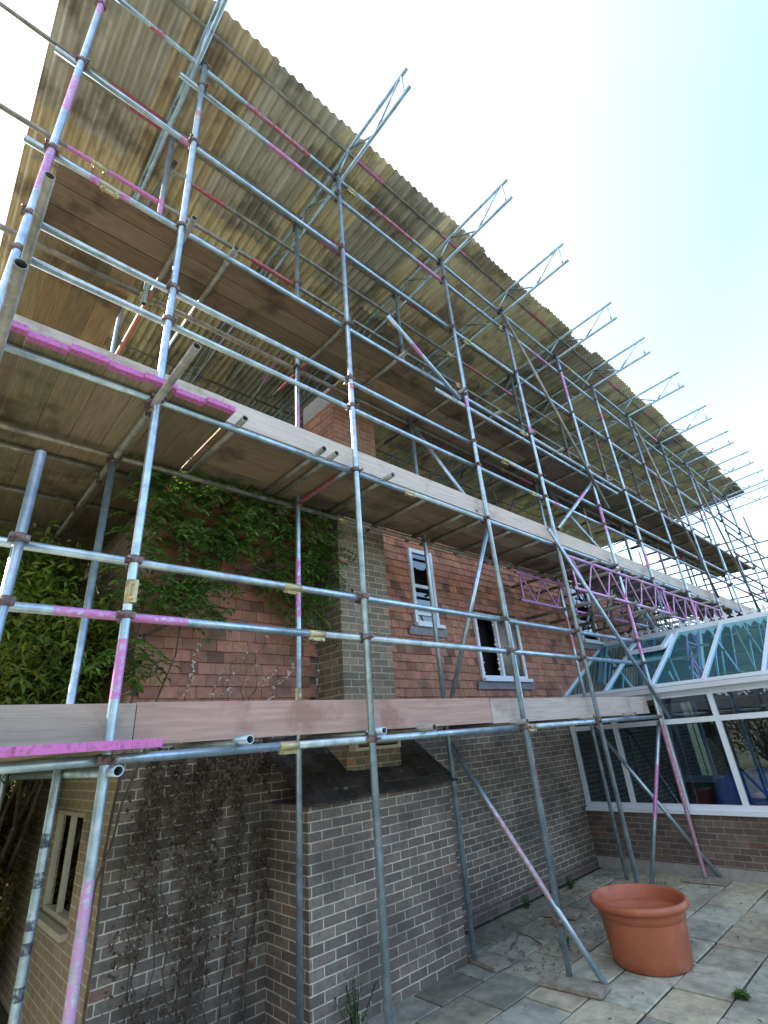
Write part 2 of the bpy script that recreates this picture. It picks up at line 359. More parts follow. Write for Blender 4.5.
# main roof, low enough to stay behind the deck
mb = MB()
for (a, b_) in (((4.42, 5.02), (9.0, 8.15)), ((13.5, 5.02), (9.0, 8.15))):
    nrm = V((0, -(b_[1] - a[1]), abs(b_[0] - a[0]))).normalized() * .12
    d = .0
    P = [V((HX0 - .25, a[0], a[1])), V((HX1 + .2, a[0], a[1])), V((HX1 + .2, b_[0], b_[1])), V((HX0 - .25, b_[0], b_[1]))]
    mb.add(P + [p + V((0, 0, .14)) for p in P], [(0, 3, 2, 1), (4, 5, 6, 7), (0, 1, 5, 4), (1, 2, 6, 5), (3, 0, 4, 7)])
mb.build('roof', 'roof_tile', house)
mb = MB(); mb.box(HX0 - .2, PIERX[0] - .01, 4.44, 4.7, 4.99, 5.015); mb.box(PIERX[1] + .01, HX1, 4.44, 4.7, 4.99, 5.015); mb.build('soffit', 'old_wood', house)
for gx in (HX0, HX1): 
    mb = MB(); mb.add([(gx, WY, 5.1), (gx, 13.2, 5.1), (gx, 9, 8.1)], [(0, 1, 2)]); mb.build('gable', 'brick', house)
# projecting brick lean-to with mossy roof
mb = MB(); mb.box(2.78, 4.60, 4.10, WY - .002, -.05, 1.55); lt = tag(mb.build('lean_to', 'brick', house), 'projecting grey brick lean-to under the chimney breast')
mb = MB(); rr = 0
for k in range(7):
    ya = 4.02 + k * .105; za = 1.545 + k * .075
    x = 2.70 + (0 if k % 2 else -.08)
    while x < 4.62:
        xa = max(x, 2.70); xb = min(x + .165, 4.68)
        dz = rnd(-.008, .008)
        if xb - xa > .02: mb.add([(xa, ya, za + dz), (xb - .004, ya, za + dz), (xb - .004, min(ya + .15, 4.74), za + .10 + dz), (xa, min(ya + .15, 4.74), za + .10 + dz), (xa, ya, za + .018 + dz), (xb - .004, ya, za + .018 + dz), (xb - .004, min(ya + .15, 4.74), za + .115 + dz), (xa, min(ya + .15, 4.74), za + .115 + dz)],
                 [(0, 3, 2, 1), (4, 5, 6, 7), (0, 1, 5, 4), (3, 0, 4, 7), (1, 2, 6, 5)], tint(.4, .1))
        x += .165
mb.build('lean_to_roof', 'roof_tile', lt)
# small louvre vent above the lean-to roof
mb = MB(); a, b_, c, d = 3.40, 4.02, 1.93, 2.12
for q in ((a, b_, c, c + .03), (a, b_, d - .03, d), (a, a + .04, c + .03, d - .03), (b_ - .04, b_, c + .03, d - .03)): mb.box(q[0], q[1], 4.18, 4.285, q[2], q[3])
vt = tag(mb.build('vent', 'cream', house), 'small cream framed vent above the lean-to roof'); mb = MB()
for k in range(3): mb.box(a + .04, b_ - .04, 4.22, 4.27, c + .045 + k * .035, c + .065 + k * .035)
mb.build('louvre', 'old_wood', vt)
# damp course plinth step
MB().box(4.602, 8.6, WY - .03, WY - .002, -.05, .10).build('plinth', 'brick_red', house)

def casement(w, parent, label, bars, glass=True, lead=True, y=WY):
    x0, x1, z0, z1 = w; t = .055; f = MB(); Y0, Y1 = y - .075, y - .005
    for q in ((x0, x1, z0, z0 + t), (x0, x1, z1 - t, z1), (x0, x0 + t, z0 + t, z1 - t), (x1 - t, x1, z0 + t, z1 - t)): f.box(q[0], q[1], Y0, Y1, q[2], q[3])
    for kind, p in bars:
        if kind == 'v': f.box(p - .025, p + .025, Y0 + .004, Y1 - .004, z0 + t, z1 - t)
        else: f.box(x0 + t, x1 - t, Y0 + .008, Y1 - .008, p - .022, p + .022)
    o = tag(f.build('window', 'upvc', parent), label)
    MB().box(x0 - .03, x1 + .04, y - .14, y - .076, z0 - .035, z0 + .012).build('sill', 'upvc', o)
    if lead: MB().obox(V(((x0 + x1) / 2, y - .075, z0 - .09)), V(((x1 - x0) / 2 + .14, 0, 0)), V((0, .006, .0)), V((0, -.012, .052))).build('lead_apron', 'lead', o)
    return o
w1 = casement(W1, house, 'narrow upright white window left of the broken one', [('h', 3.98), ('h', 3.58)])
MB().box(W1[0] + .055, W1[1] - .055, WY - .045, WY - .04, W1[2] + .055, W1[3] - .055).build('pane', 'house_glass', w1)
w2 = casement(W2, house, 'white window with the left pane smashed out', [('v', 6.86)])
MB().box(6.885, W2[1] - .055, WY - .045, WY - .04, W2[2] + .055, W2[3] - .055).build('pane', 'dusty_glass', w2)
MB().box(6.90, W2[1] - .02, WY + .02, WY + .03, W2[2] + .02, W2[3] - .02).build('blind', 'old_wood', w2)
# jagged remains of the smashed pane
mb = MB(); xa, xb, za, zb = W2[0] + .055, 6.835, W2[2] + .055, W2[3] - .055
def shard(base, inn):
    pts = [V((p[0], WY - .043, p[1])) for p in base + inn]; mb.add(pts, [tuple(range(len(pts)))])
nz = 12
for side in (0, 1):
    for k in range(nz):
        zz0 = za + (zb - za) * k / nz; zz1 = za + (zb - za) * (k + 1) / nz; dd = rnd(.015, .09); e = xa if side == 0 else xb; s_ = 1 if side == 0 else -1
        mb.add([(e, WY - .043, zz0), (e + s_ * dd, WY - .043, (zz0 + zz1) / 2 + rnd(-.02, .02)), (e, WY - .043, zz1)], [(0, 1, 2), (2, 1, 0)])
tag(mb.build('broken_glass', 'seed', w2), 'jagged pale glass left in the frame')
w3 = casement(W3, house, 'white window above the conservatory, half hidden by poles', [('h', 4.3), ('h', 3.9)])
MB().box(W3[0] + .055, W3[1] - .055, WY - .045, WY - .04, W3[2] + .055, W3[3] - .055).build('pane', 'house_glass', w3)
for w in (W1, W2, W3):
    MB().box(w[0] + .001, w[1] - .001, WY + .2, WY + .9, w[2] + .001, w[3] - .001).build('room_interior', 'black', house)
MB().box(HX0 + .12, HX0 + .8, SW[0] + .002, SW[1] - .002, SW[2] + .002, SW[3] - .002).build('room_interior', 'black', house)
mb = MB(); mb.bar((4.93, 4.55, 3.88), (5.75, 4.40, 4.42), .045, .02); 

# ================================================================== CONSERVATORY
cons = thing('conservatory', 'white framed lean conservatory with blue tinted roof glass on a low brick wall', 'conservatory', (10.6, 2.3, 0))
CX0, CX1, CY0, CY1 = 8.6, 12.6, -1.55, 4.74
RX, RZ, EZ = 10.6, 3.46, 2.43
def dwarf(mb, x0, x1, y0, y1):
    mb.box(x0, x1, y0, y1, -.05, .74)
mb = MB(); dwarf(mb, CX0, CX0 + .22, CY0, CY1); dwarf(mb, CX1 - .22, CX1, CY0, CY1); dwarf(mb, CX0 + .22, CX1 - .22, CY0, CY0 + .22); mb.build('dwarf_wall', 'brick_red', cons)
MB().box(CX0 + .22, CX1 - .22, CY0 + .22, CY1, -.04, .02).build('floor', 'plaster', cons)
mb = MB(); mb.box(CX0 - .03, CX0 - .002, CY0, CY1, -.05, .13); tag(mb.build('plinth', 'cement', cons), 'grey rendered plinth at the foot of the dwarf wall')
mb = MB(); mb.box(CX0 - .05, CX0 + .14, CY0 - .05, CY1, .742, .785); mb.box(CX1 - .14, CX1 + .05, CY0 - .05, CY1, .742, .785); mb.box(CX0 + .14, CX1 - .14, CY0 - .05, CY0 + .14, .742, .785); mb.build('sill', 'upvc', cons)
ys = [4.70, 3.96, 3.21, 2.46, 1.71, .96, .21, -.54, -1.29]
ysm = ys[:-1] + [CY0 + .03]
for side, X in ((0, CX0), (1, CX1 - .07)):
    mb = MB(); xa, xb = X, X + .07
    mb.box(xa, xb, CY0, CY1, .787, .86); mb.box(xa, xb, CY0, CY1, 1.90, 1.97); mb.box(xa, xb, CY0, CY1, 2.262, 2.30)
    for yy in ysm: 
        mb.box(xa + .003, xb - .003, yy - .035, yy + .035, .86, 1.90); mb.box(xa + .003, xb - .003, yy - .035, yy + .035, 1.97, 2.262)
    fr = mb.build('wall_frame', 'upvc', cons)
    for i in range(len(ysm) - 1):
        ya, yb = ysm[i + 1] + .035, ysm[i] - .035
        MB().box(X + .032, X + .036, ya, yb, .86, 1.90).build('pane', 'glass', fr)
        MB().box(X + .032, X + .036, ya, yb, 1.97, 2.262).build('pane', 'glass', fr)
# gutter and fascia
for s_, X in ((-1, CX0), (1, CX1)):
    mb = MB(); mb.box(min(X, X + s_ * .02) - .0, max(X, X + s_ * .02), CY0 - .05, CY1, 2.301, 2.375)
    mb.build('fascia', 'upvc', cons); mb = MB(); xc = X + s_ * .085
    prof = [(xc - s_ * .06, 2.41), (xc - s_ * .055, 2.355), (xc - .0, 2.335), (xc + s_ * .05, 2.35), (xc + s_ * .062, 2.415), (xc + s_ * .05, 2.415), (xc + s_ * .04, 2.36), (xc, 2.348), (xc - s_ * .045, 2.365), (xc - s_ * .05, 2.41)]
    for i in range(len(prof)):
        p, q = prof[i], prof[(i + 1) % len(prof)]
        mb.add([(p[0], CY0 - .05, p[1]), (q[0], CY0 - .05, q[1]), (q[0], CY1 - .02, q[1]), (p[0], CY1 - .02, p[1])], [(0, 1, 2, 3)])
    mb.build('gutter', 'upvc', cons)
# roof slopes
for s_, X in ((1, CX0 - .04), (-1, CX1 + .04)):
    e0 = V((X, 0, EZ)); r0 = V((RX - s_ * .05, 0, RZ - .03)); dirv = (r0 - e0).normalized(); nr = V((-dirv.z * s_, 0, abs(dirv.x))).normalized()
    for yy in [4.71] + ys[1:-1] + [CY0 + .02]:
        mb = MB(); a = e0 + V((0, yy, 0)) + nr * .02; b_ = r0 + V((0, yy, 0)) + nr * .02
        mb.bar(a, b_, .045, .04, nr); mb.bar(a - nr * .045, b_ - nr * .045, .035, .04, nr); mb.build('glazing_bar', 'upvc', cons)
    yb_ = [4.71] + ys[1:-1] + [CY0 + .02]
    for i in range(len(yb_) - 1):
        mb = MB(); P = [e0 + V((0, yb_[i] - .028, 0)), e0 + V((0, yb_[i + 1] + .028, 0)), r0 + V((0, yb_[i + 1] + .028, 0)), r0 + V((0, yb_[i] - .028, 0))]
        mb.add(P + [p + nr * .006 for p in P], [(0, 1, 2, 3), (7, 6, 5, 4)] if s_ == 1 else [(3, 2, 1, 0), (4, 5, 6, 7)]); mb.build('roof_pane', 'roof_glass', cons)
    mb = MB(); mb.bar(e0 + V((0, CY0, .02)), e0 + V((0, CY1, .02)), .07, .05); mb.build('eaves_beam', 'upvc', cons)
    if s_ == 1:   # opening roof vent, a raised white frame near the ridge
        mb = MB(); y0, y1 = 3.27, 3.90
        L = (r0 - e0).length
        def rp(t, yy, k): return e0 + dirv * (L * t) + V((0, yy, 0)) + nr * k
        for (p, q) in ((rp(.62, y0, .09), rp(.62, y1, .09)), (rp(.93, y0, .05), rp(.93, y1, .05)), (rp(.62, y0, .09), rp(.93, y0, .05)), (rp(.62, y1, .09), rp(.93, y1, .05))): mb.bar(p, q, .07, .06, nr)
        rv = mb.build('roof_vent', 'upvc', cons)
        mb = MB(); mb.add([rp(.64, y0 + .03, .09), rp(.64, y1 - .03, .09), rp(.92, y1 - .03, .055), rp(.92, y0 + .03, .055)], [(0, 1, 2, 3)]); mb.build('vent_pane', 'roof_glass', rv)
mb = MB(); mb.box(RX - .06, RX + .06, CY0 - .03, CY1, RZ - .05, RZ + .03); mb.box(RX - .03, RX + .03, CY0 - .03, CY1, RZ + .03, RZ + .055); mb.build('ridge', 'upvc', cons)
# cresting: repeated little fleur finials
def crest_mesh():
    pts = [(0, 0), (.016, 0), (.016, .03), (.05, .045), (.056, .07), (.03, .072), (.018, .066), (.024, .095), (0, .14)]
    pts = pts + [(-x, z) for x, z in pts[-2:0:-1]] + [(-.016, 0)]
    pts = pts[:-1]; n = len(pts); m_ = MB(); t = .008
    m_.add([(-t, x, z) for x, z in pts] + [(t, x, z) for x, z in pts], [tuple(range(n)), tuple(range(2 * n - 1, n - 1, -1))] + [(i, i + n, (i + 1) % n + n, (i + 1) % n) for i in range(n)])
    return m_
cr = None; yy = 4.62
while yy > CY0:
    if cr is None: cr = crest_mesh().build('finial', 'upvc', cons, origin=(0, 0, 0)); o = cr
    else: o = cr.copy(); COL.objects.link(o)
    place(o, V((RX, yy, RZ + .05)), cons); yy -= .15
# gable end glazing
mb = MB()
for xx in (CX0 + .035, 9.6, RX, 11.6, CX1 - .035):
    top = EZ + (RZ - EZ) * (1 - abs(xx - RX) / (RX - CX0)) - .05; mb.box(xx - .035, xx + .035, CY0, CY0 + .07, .787, top)
mb.box(CX0, CX1, CY0 + .004, CY0 + .066, 2.22, 2.30); mb.build('gable_frame', 'upvc', cons)
mb = MB(); mb.add([(CX0, CY0 + .03, .8), (CX1, CY0 + .03, .8), (CX1, CY0 + .03, 2.4), (RX, CY0 + .03, 3.4), (CX0, CY0 + .03, 2.4)], [(0, 1, 2, 3, 4)]); mb.build('gable_pane', 'glass', cons)
# stored things inside
def draped(name, x0, x1, y0, y1, z0, ztop, mat, label, cat, seed=0):
    mb = MB(); nx, ny = 26, 26; P = []
    for j in range(ny + 1):
        for i in range(nx + 1):
            u, v = i / nx, j / ny; e = min(u, 1 - u, v, 1 - v) * 12; h = ztop * min(1, e ** .5 if e > 0 else 0)
            x = x0 + (x1 - x0) * u; y = y0 + (y1 - y0) * v; q = noise.noise(V((x * 5, y * 5, seed)))
            P.append(V((x + q * .04, y + q * .03, z0 + h * (1 + .10 * q) + .02)))
    F = [(j * (nx + 1) + i, j * (nx + 1) + i + 1, (j + 1) * (nx + 1) + i + 1, (j + 1) * (nx + 1) + i) for j in range(ny) for i in range(nx)]
    mb.add(P, F, (1, 1, 1, 1), True); return tag(mb.build(name, mat), label, cat)
draped('tarpaulin', 8.88, 10.3, .2, 3.05, 0.02, 1.12, 'tarp', 'crumpled blue tarpaulin heaped inside the conservatory window', 'tarpaulin')
mb = MB(); mb.box(8.9, 9.2, 2.98, 3.14, .02, .98); mb.box(8.88, 9.22, 2.97, 3.15, .98, 1.01)
tag(mb.build('storage_box', 'red'), 'red box beside the blue tarpaulin inside the conservatory', 'box')

# ================================================================== SCAFFOLDING
scaf = thing('scaffolding', 'three-level tube scaffolding with pink and red painted marks along the house', 'scaffolding', (9, 3.6, 0))
def rp(L, p=.4, cols=(PINK, RED, MAG)):
    out = []
    t = rnd(.2, 1.5)
    while t < L - .4:
        if random.random() < p: l = rnd(.15, .7); out.append((t, t + l, random.choice(cols)))
        t += rnd(1.2, 3.0)
    return out
# coupler meshes
def coupler_mb():
    m_ = MB()
    for (c, ax) in ((V((0, 0, 0)), 'z'), (V((0, .05, 0)), 'x')):
        for k in (-.024, .012):
            prof = []
        d = V((0, 0, 1)) if ax == 'z' else V((1, 0, 0))
        m_.tube(c - d * .024, c + d * .024, .031, 12, hollow=False)
    m_.box(-.048, -.024, -.012, .03, -.02, .02, (0, 0, 0, 0)); m_.box(.024, .044, -.02, .02, -.018, .018, (0, 0, 0, 0))
    m_.tube((-.04, -.045, 0), (-.04, .02, 0), .007, 6, hollow=False); m_.tube((-.04, -.052, 0), (-.04, -.036, 0), .013, 6, hollow=False)
    m_.box(-.02, .02, .072, .092, -.034, -.012, (0, 0, 0, 0)); m_.tube((0, .06, -.04), (0, .06, .045), .007, 6, hollow=False); m_.tube((0, .06, -.052), (0, .06, -.036), .013, 6, hollow=False)
    return m_
cpl = None
def coupler(pos, parent, flip=1, sc=1.0):
    global cpl
    if cpl is None: cpl = coupler_mb().build('coupler', 'coupler', parent, origin=(0, 0, 0)); o = cpl
    else: o = cpl.copy(); COL.objects.link(o)
    o.scale = (1.02, 1.02, 1)
    place(o, V(pos), parent); o.rotation_euler = (rnd(-.03, .03), math.pi if random.random() < .4 else 0, 0 if flip == 1 else math.pi)
    return o
slv = None
def sleeve(pos, parent, axis='x'):
    """pressed sleeve coupler joining two tubes end to end"""
    global slv
    if slv is None:
        m_ = MB(); m_.tube((-.075, 0, 0), (.075, 0, 0), .029, 12, hollow=False); m_.box(-.07, .07, -.012, .012, -.05, -.026, (0, 0, 0, 0))
        for k in (-.045, .045): m_.tube((k, -.03, -.04), (k, .03, -.04), .009, 6, hollow=False)
        slv = m_.build('sleeve_coupler', 'brass', parent, origin=(0, 0, 0)); o = slv
    else: o = slv.copy(); COL.objects.link(o)
    place(o, V(pos), parent)
    o.rotation_euler = (rnd(-.5, .5), 0, 0) if axis == 'x' else (0, R(90), rnd(0, 3))
    return o
def S(name, p0, p1, mat='tube', paints=None, p=.4, label=None, parent=scaf, r=.0272):
    L = (V(p1) - V(p0)).length; o = MB().tube(p0, p1, r, 12, rp(L, p) if paints is None else paints).build(name, mat, parent)
    if label: o['label'] = label
    return o
def oz(z): return 2 + (z - 2) * YL / YO
LV_O = [2.02, 2.78, 3.12, 4.35, 5.10, 5.45, 6.20, 7.44, 8.45, 8.87]
TOP = 8.98
std_paint = {0: [(3.9, 4.4, PINK), (5.75, 6.3, PINK), (6.75, 7.25, MAG), (8.35, 8.95, MAG)], 1: [(.75, 1.5, (.44, .24, .44)), (2.32, 2.65, PINK), (7.95, 8.02, RED)], 2: [(5.35, 5.42, RED)], 3: [(6.05, 6.2, PINK)], 4: [(6.3, 6.4, PINK)], 5: [(.05, 1.0, (.36, .16, .22)), (1.0, 1.9, (.42, .12, .22)), (2.9, 3.9, PINK), (5.0, 5.5, PINK), (7.9, 8.5, MAG)], 6: [(4.6, 4.9, PINK), (8.0, 8.2, RED)]}
BASEZ = {}
outer = []
for i, x in enumerate(XS):
    z0 = 0.045 if (i in (3, 5) or x > 13) else 0.0
    if x in (9.95, 11.84): z0 = 3.68
    pt = std_paint.get(i, rp(TOP, .3)); pt = [(a - z0, b_ - z0, c) for a, b_, c in pt if b_ - z0 > .1]
    tz = TOP + rnd(-.06, .05)
    o = S('standard', (x + (.0 if x < 13 else rnd(-.05, .05)), YO, z0), (x, YO, tz), 'tube', pt); outer.append(o)
    for z in LV_O:
        zz = oz(z)
        if zz < z0 + .05: continue
        if i == 0 and z < 4: continue
        if x > 9 and z < 4: continue
        coupler((x, YO, zz), o)
sleeve((.87, YO, 2.93), outer[1], 'z')
inner = []; LV_I = [2.03, 4.36, 6.24, 7.70, 8.88]
for x in XI:
    z0 = 0.0 if x > 13 or x < 9 else 3.7
    if x in (4.64,): z0 = .04
    pt = {2.66: [(3.15, 3.75, PINK), (5.0, 5.7, MAG), (6.6, 7.1, MAG)], 6.24: [(1.2, 1.6, (.30, .08, .18))], 4.64: []}.get(x)
    o = S('standard', (x, YI, z0), (x, YI, 9.0 + rnd(-.1, .05)), 'dull' if x > 9 else 'tube', pt, .3); inner.append(o)
    for z in LV_I:
        if z > z0 + .1: coupler((x, YI, z), o, -1 if z < 3 else 1)
sleeve((2.66, YI, 2.42), inner[0], 'z')
# ledgers and guard rails (outer run)
x1 = 20.4
def run(name, x0, x1, y, z, mat='tube', marks=(), joints=(), dz=0):
    """one run of tubes along the house; joints split it into separate tubes"""
    xs_ = [x0] + list(joints) + [x1]
    for i in range(len(xs_) - 1):
        a, b_ = xs_[i] + (.0 if i == 0 else .004), xs_[i + 1]
        pts = [(max(m0 - a, 0), min(m1 - a, b_ - a), c) for m0, m1, c in marks if m1 > a and m0 < b_]
        if a > 6: pts += rp(b_ - a, .35)
        o = S(name, (a, y, z), (b_, y, z), mat, pts)
        if i < len(xs_) - 2: sleeve((b_, y, z), o)
run('ledger', -1.2, 8.55, YL, oz(2.02), 'tube', [], (2.02, 5.0))
run('guard_rail', -1.2, 8.5, YL, oz(2.78), 'tube', [(.5, 1.25, PINK)], (2.27,))
run('guard_rail', -1.2, 8.5, YL, oz(3.12), 'tube', [(2.0, 2.12, PINK)], (2.05,))
run('ledger', -1.2, x1, YL, oz(4.35), 'tube', [], (3.5, 9.1, 14.6))
run('guard_rail', -.09, x1, YL, oz(5.10), 'tube', [], (6.2, 12.1))
run('guard_rail', -.09, x1, YL, oz(5.45), 'tube', [], (5.6, 11.2, 16.9))
run('ledger', -.29, x1, YL, oz(6.20), 'tube', [(.15, .45, PINK)], (.3, 6.3, 12.6))
run('ledger', 4.2, 9.6, YL + .0, oz(6.05), 'tube')
run('guard_rail', -.31, x1, YL, oz(7.44), 'tube', [(.75, .9, MAG)], (5.2, 10.7, 16.1))
run('guard_rail', .65, x1, YL, oz(8.44), 'tube', [(1.7, 2.2, MAG), (4.2, 4.8, MAG)], (6.4, 12.4))
run('ledger', -.15, x1, YL, oz(8.87), 'tube', [(.3, .45, RED), (1.4, 2.3, RED), (3.4, 4.2, RED)], (3.0, 9.0, 15.0))
# inner run
run('ledger', -1.2, 8.3, YI + .05, 2.03, 'tube', [], (5.1,))
run('ledger', -1.2, x1, YI + .05, 4.36, 'dull', [], (3.3, 9.2, 15.0))
run('ledger', -1.2, x1, YI + .05, 6.25, 'dull', [], (.9, 7.0, 13.2))
run('guard_rail', .2, x1, YI + .05, 6.98, 'dull', [], (5.8,))
run('ledger', -.95, x1, YI + .05, 7.70, 'dull', [(-.05, .85, MAG), (2.0, 2.6, RED)], (.25, 6.1, 12.0))
run('ledger', -.92, x1, YI + .08, 9.22, 'dull', [(.15, .75, RED), (3.3, 3.7, RED)], (4.6, 10.5))
run('guard_rail', .85, x1, YI + .05, 8.36, 'dull', [(1.2, 1.6, RED)], (6.0, 12.0))
# extra rows under the side deck
for yy in (4.45, 5.25, 6.1, 7.0, 7.9): S('ledger', (-1.3, yy, 4.385), (1.38, yy, 4.385), 'dull', [], label='short cross tube under the side deck')
# side run along the end wall
side = []; TAPE = [(.15 + k * .17 + (k % 3) * .03, .15 + k * .17 + (k % 3) * .03 + rnd(.02, .08), (.03, .035, .06)) for k in range(9)]
for (x, y, zt, p_) in ((.85, YI + .02, 4.36, TAPE), (.85, 6.1, 4.4, []), (.85, 8.0, 4.4, []), (.27, 3.1, 3.68, []), (-1.1, YI, 9.1, [])):
    side.append(S('standard', (x, y, 0), (x, y, zt), 'tube', p_))
for k in range(9):   # blue-white wrapped tape bands on the lower part of the side standard
    pass
coupler((.27, 3.1, oz(2.78)), side[3]); coupler((.27, 3.1, oz(3.12)), side[3]); coupler((.85, YI + .02, 4.3), side[0])
S('standard', (.87, YI, 6.1), (.87, YI, 9.0), 'tube', [(1.3, 1.6, MAG)])
S('standard', (-.15, YI, 6.1), (-.15, YI, 9.3), 'dull', [(1.4, 2.9, ORG)])
S('standard', (.35, 5.6, 4.46), (.35, 5.6, 9.0), 'tube', []); S('standard', (.95, 5.6, 4.46), (.95, 5.6, 9.0), 'tube', [(1.0, 1.8, PINK)])
tr = S('transom', (.86, 2.44, 4.335), (.86, 8.4, 4.335), 'dull', [], label='long cross tube jutting towards the patio below the painted board ends')
for yy in (3.2, 4.1, 4.45, 5.25, 6.1, 7.0): coupler((.86, yy, 4.335), tr)
S('transom', (-.06, 2.30, 4.90), (-.06, 8.6, 4.90), 'dull', [], label='cross tube with its open end beside the corner standard, upper of two')
S('transom', (-.05, 1.95, 3.88), (-.05, 8.6, 3.88), 'dull', [], label='cross tube with its open end beside the corner standard, lower of two')
S('transom', (.92, 3.0, 6.25), (.92, 6.0, 6.25), 'dull', [(1.0, 2.2, ORG)])
# transoms: deck 1, deck 2, deck 3
for x in (1.66, 2.79, 3.36, 4.76, 6.2, 7.4): S('transom', (x, 3.07, 2.072), (x, 4.2, 2.072), 'tube' if x < 3 else 'dull', [], p=0)
S('transom', (.9, 3.02, 1.965), (.9, 6.0, 1.965), 'tube', [])
for x in (1.52, 2.3, 2.44, 2.72, 3.15, 3.85, 4.55, 4.9, 5.55, 6.25, 6.9, 7.7, 8.5, 9.2, 10.0, 10.8, 11.8, 12.6, 13.9, 15, 16, 17, 18, 19, 20):
    S('transom', (x, 3.07 if x in (1.52, 2.3, 2.44, 3.15) else 3.235, 4.432), (x, 4.3, 4.432), 'dull' if x != 2.72 else 'tube', [(.2, .9, RED)] if x == 2.72 else [])
for x in (1.35, 2.75, 3.6, 4.75, 5.6, 6.5, 7.4, 8.4, 9.3, 10, 11, 11.9, 13, 14, 15, 16, 17, 18, 19, 20):
    S('transom', (x, 3.08, 6.305), (x, 4.75, 6.305), 'dull', [(.9, 1.5, RED)] if x in (2.75, 5.6) else [])
# decks
def deck(label):
    o = bpy.data.objects.new('deck', None); COL.objects.link(o); o.empty_display_size = .2; place(o, V((0, 3.6, 0)), scaf); o['label'] = label; return o
def board_x(par, x0, x1, y, z, w=.222, mat='wood_x'):
    t_ = tint(.35, .08); a = rnd(-.004, .004)
    mb = MB(); c = V(((x0 + x1) / 2, y + w / 2, z + .019)); mb.obox(c, V(((x1 - x0) / 2 - .003, a, rnd(-.003, .003))), V((0, w / 2 - .002, 0)), V((0, 0, .019)), t_)
    return mb.build('scaffold_board', mat, par)
def board_y(par, x, y0, y1, z, w=.222, tip=None):
    t_ = tint(.42, .1); mb = MB(); mb.box(x, x + w + .0025, y0, y1, z, z + .038, t_); o = mb.build('scaffold_board', 'wood_y', par)
    if tip:
        b2 = MB(); b2.box(x - .0005, x + w + .003, y0 - .003, y0 + .05, z - .003, z + .041, (0, 0, 0, 0)); 
        b2.c = [(*PINK, 1)] * len(b2.v); b2.build('painted_end', 'paint', o)
    return o
m, nt, b = new_mat('pink_board_paint'); n = N(nt); f_ = n.noise(n.pos(), 45, 4, .7)
n.link(n.ramp(f_, [(.38, (.30, .10, .22)), (.5, (.50, .14, .40))]), b.inputs['Base Color']); b.inputs['Roughness'].default_value = .7; MATS['paint'] = m
d1 = deck('lowest deck just above eye height')
z1 = 2.142
for r_ in range(4):
    xx = 1.16 if r_ else 1.2
    for k, (a, b_) in enumerate(((xx, 3.1 + .4 * r_), (3.1 + .4 * r_, 5.9 - .3 * r_), (5.9 - .3 * r_, 8.4))): board_x(d1, a, b_, 3.292 + r_ * .222, z1)
for k in range(10): board_y(d1, -1.14 + k * .226, 3.02 + (.03 if k % 3 == 0 else 0) , 8.2, z1 - .075 if k < 12 else z1, tip=True)
d2 = deck('middle deck with the long pale toe board')
z2 = 4.458
for r_ in range(4):
    e = [1.44, 4.9 - .3 * r_, 8.6 - .2 * r_, 12.2, 15.9, 20.2]
    for k in range(5): board_x(d2, e[k], e[k + 1], 3.292 + r_ * .222, z2)
for k in range(11):
    st = 0.0 if k > 5 else -.0
    board_y(d2, -1.08 + k * .227, 3.03 + (0, .035, .0, .02)[k % 4], 7.15 + rnd(-.02, .02), z2 - .03, tip=True); board_y(d2, -1.08 + k * .227, 7.2, 11.0, z2 - .03)
d3 = deck('highest deck below the corrugated roof')
z3 = 6.331
for r_ in range(5):
    e = [-.06 if r_ < 3 else 3.3, 3.9 - .3 * r_ if r_ < 3 else 4.0, 7.6 - .2 * r_, 11.4, 15.1, 20.2]
    for k in range(5): board_x(d3, e[k], e[k + 1], 3.235 + r_ * .226, z3)
for k in range(4): board_y(d3, -.14 + k * .227, 4.0, 7.9, z3 - .0)
# toe boards
def toe(x0, x1, z0, z1, y=3.262, c=(1, 1, 1, 1)): 
    return MB().box(x0, x1, y, y + .038, z0, z1, c).build('toe_board', 'toe', scaf)
toe(-1.3, 1.02, 2.075, 2.31, 3.252, (.72, .67, .62, 1)); toe(1.025, 4.42, 2.085, 2.315, 3.25, (.78, .58, .53, 1)); toe(4.43, 8.34, 2.075, 2.31, 3.25, (.86, .82, .80, 1))
toe(-.3, 1.40, 4.475, 4.70, 3.245, (1, .98, .9, 1)); toe(1.405, 4.9, 4.475, 4.70, 3.25, (1.1, 1.08, 1.05, 1)); toe(4.91, 8.8, 4.475, 4.70, 3.25, (1.12, 1.06, 1.0, 1)); toe(8.81, 12.7, 4.475, 4.70, 3.25, (1.05, 1.05, 1.0, 1)); toe(12.71, 20.3, 4.475, 4.70, 3.25, (1.05, 1.0, .95, 1))
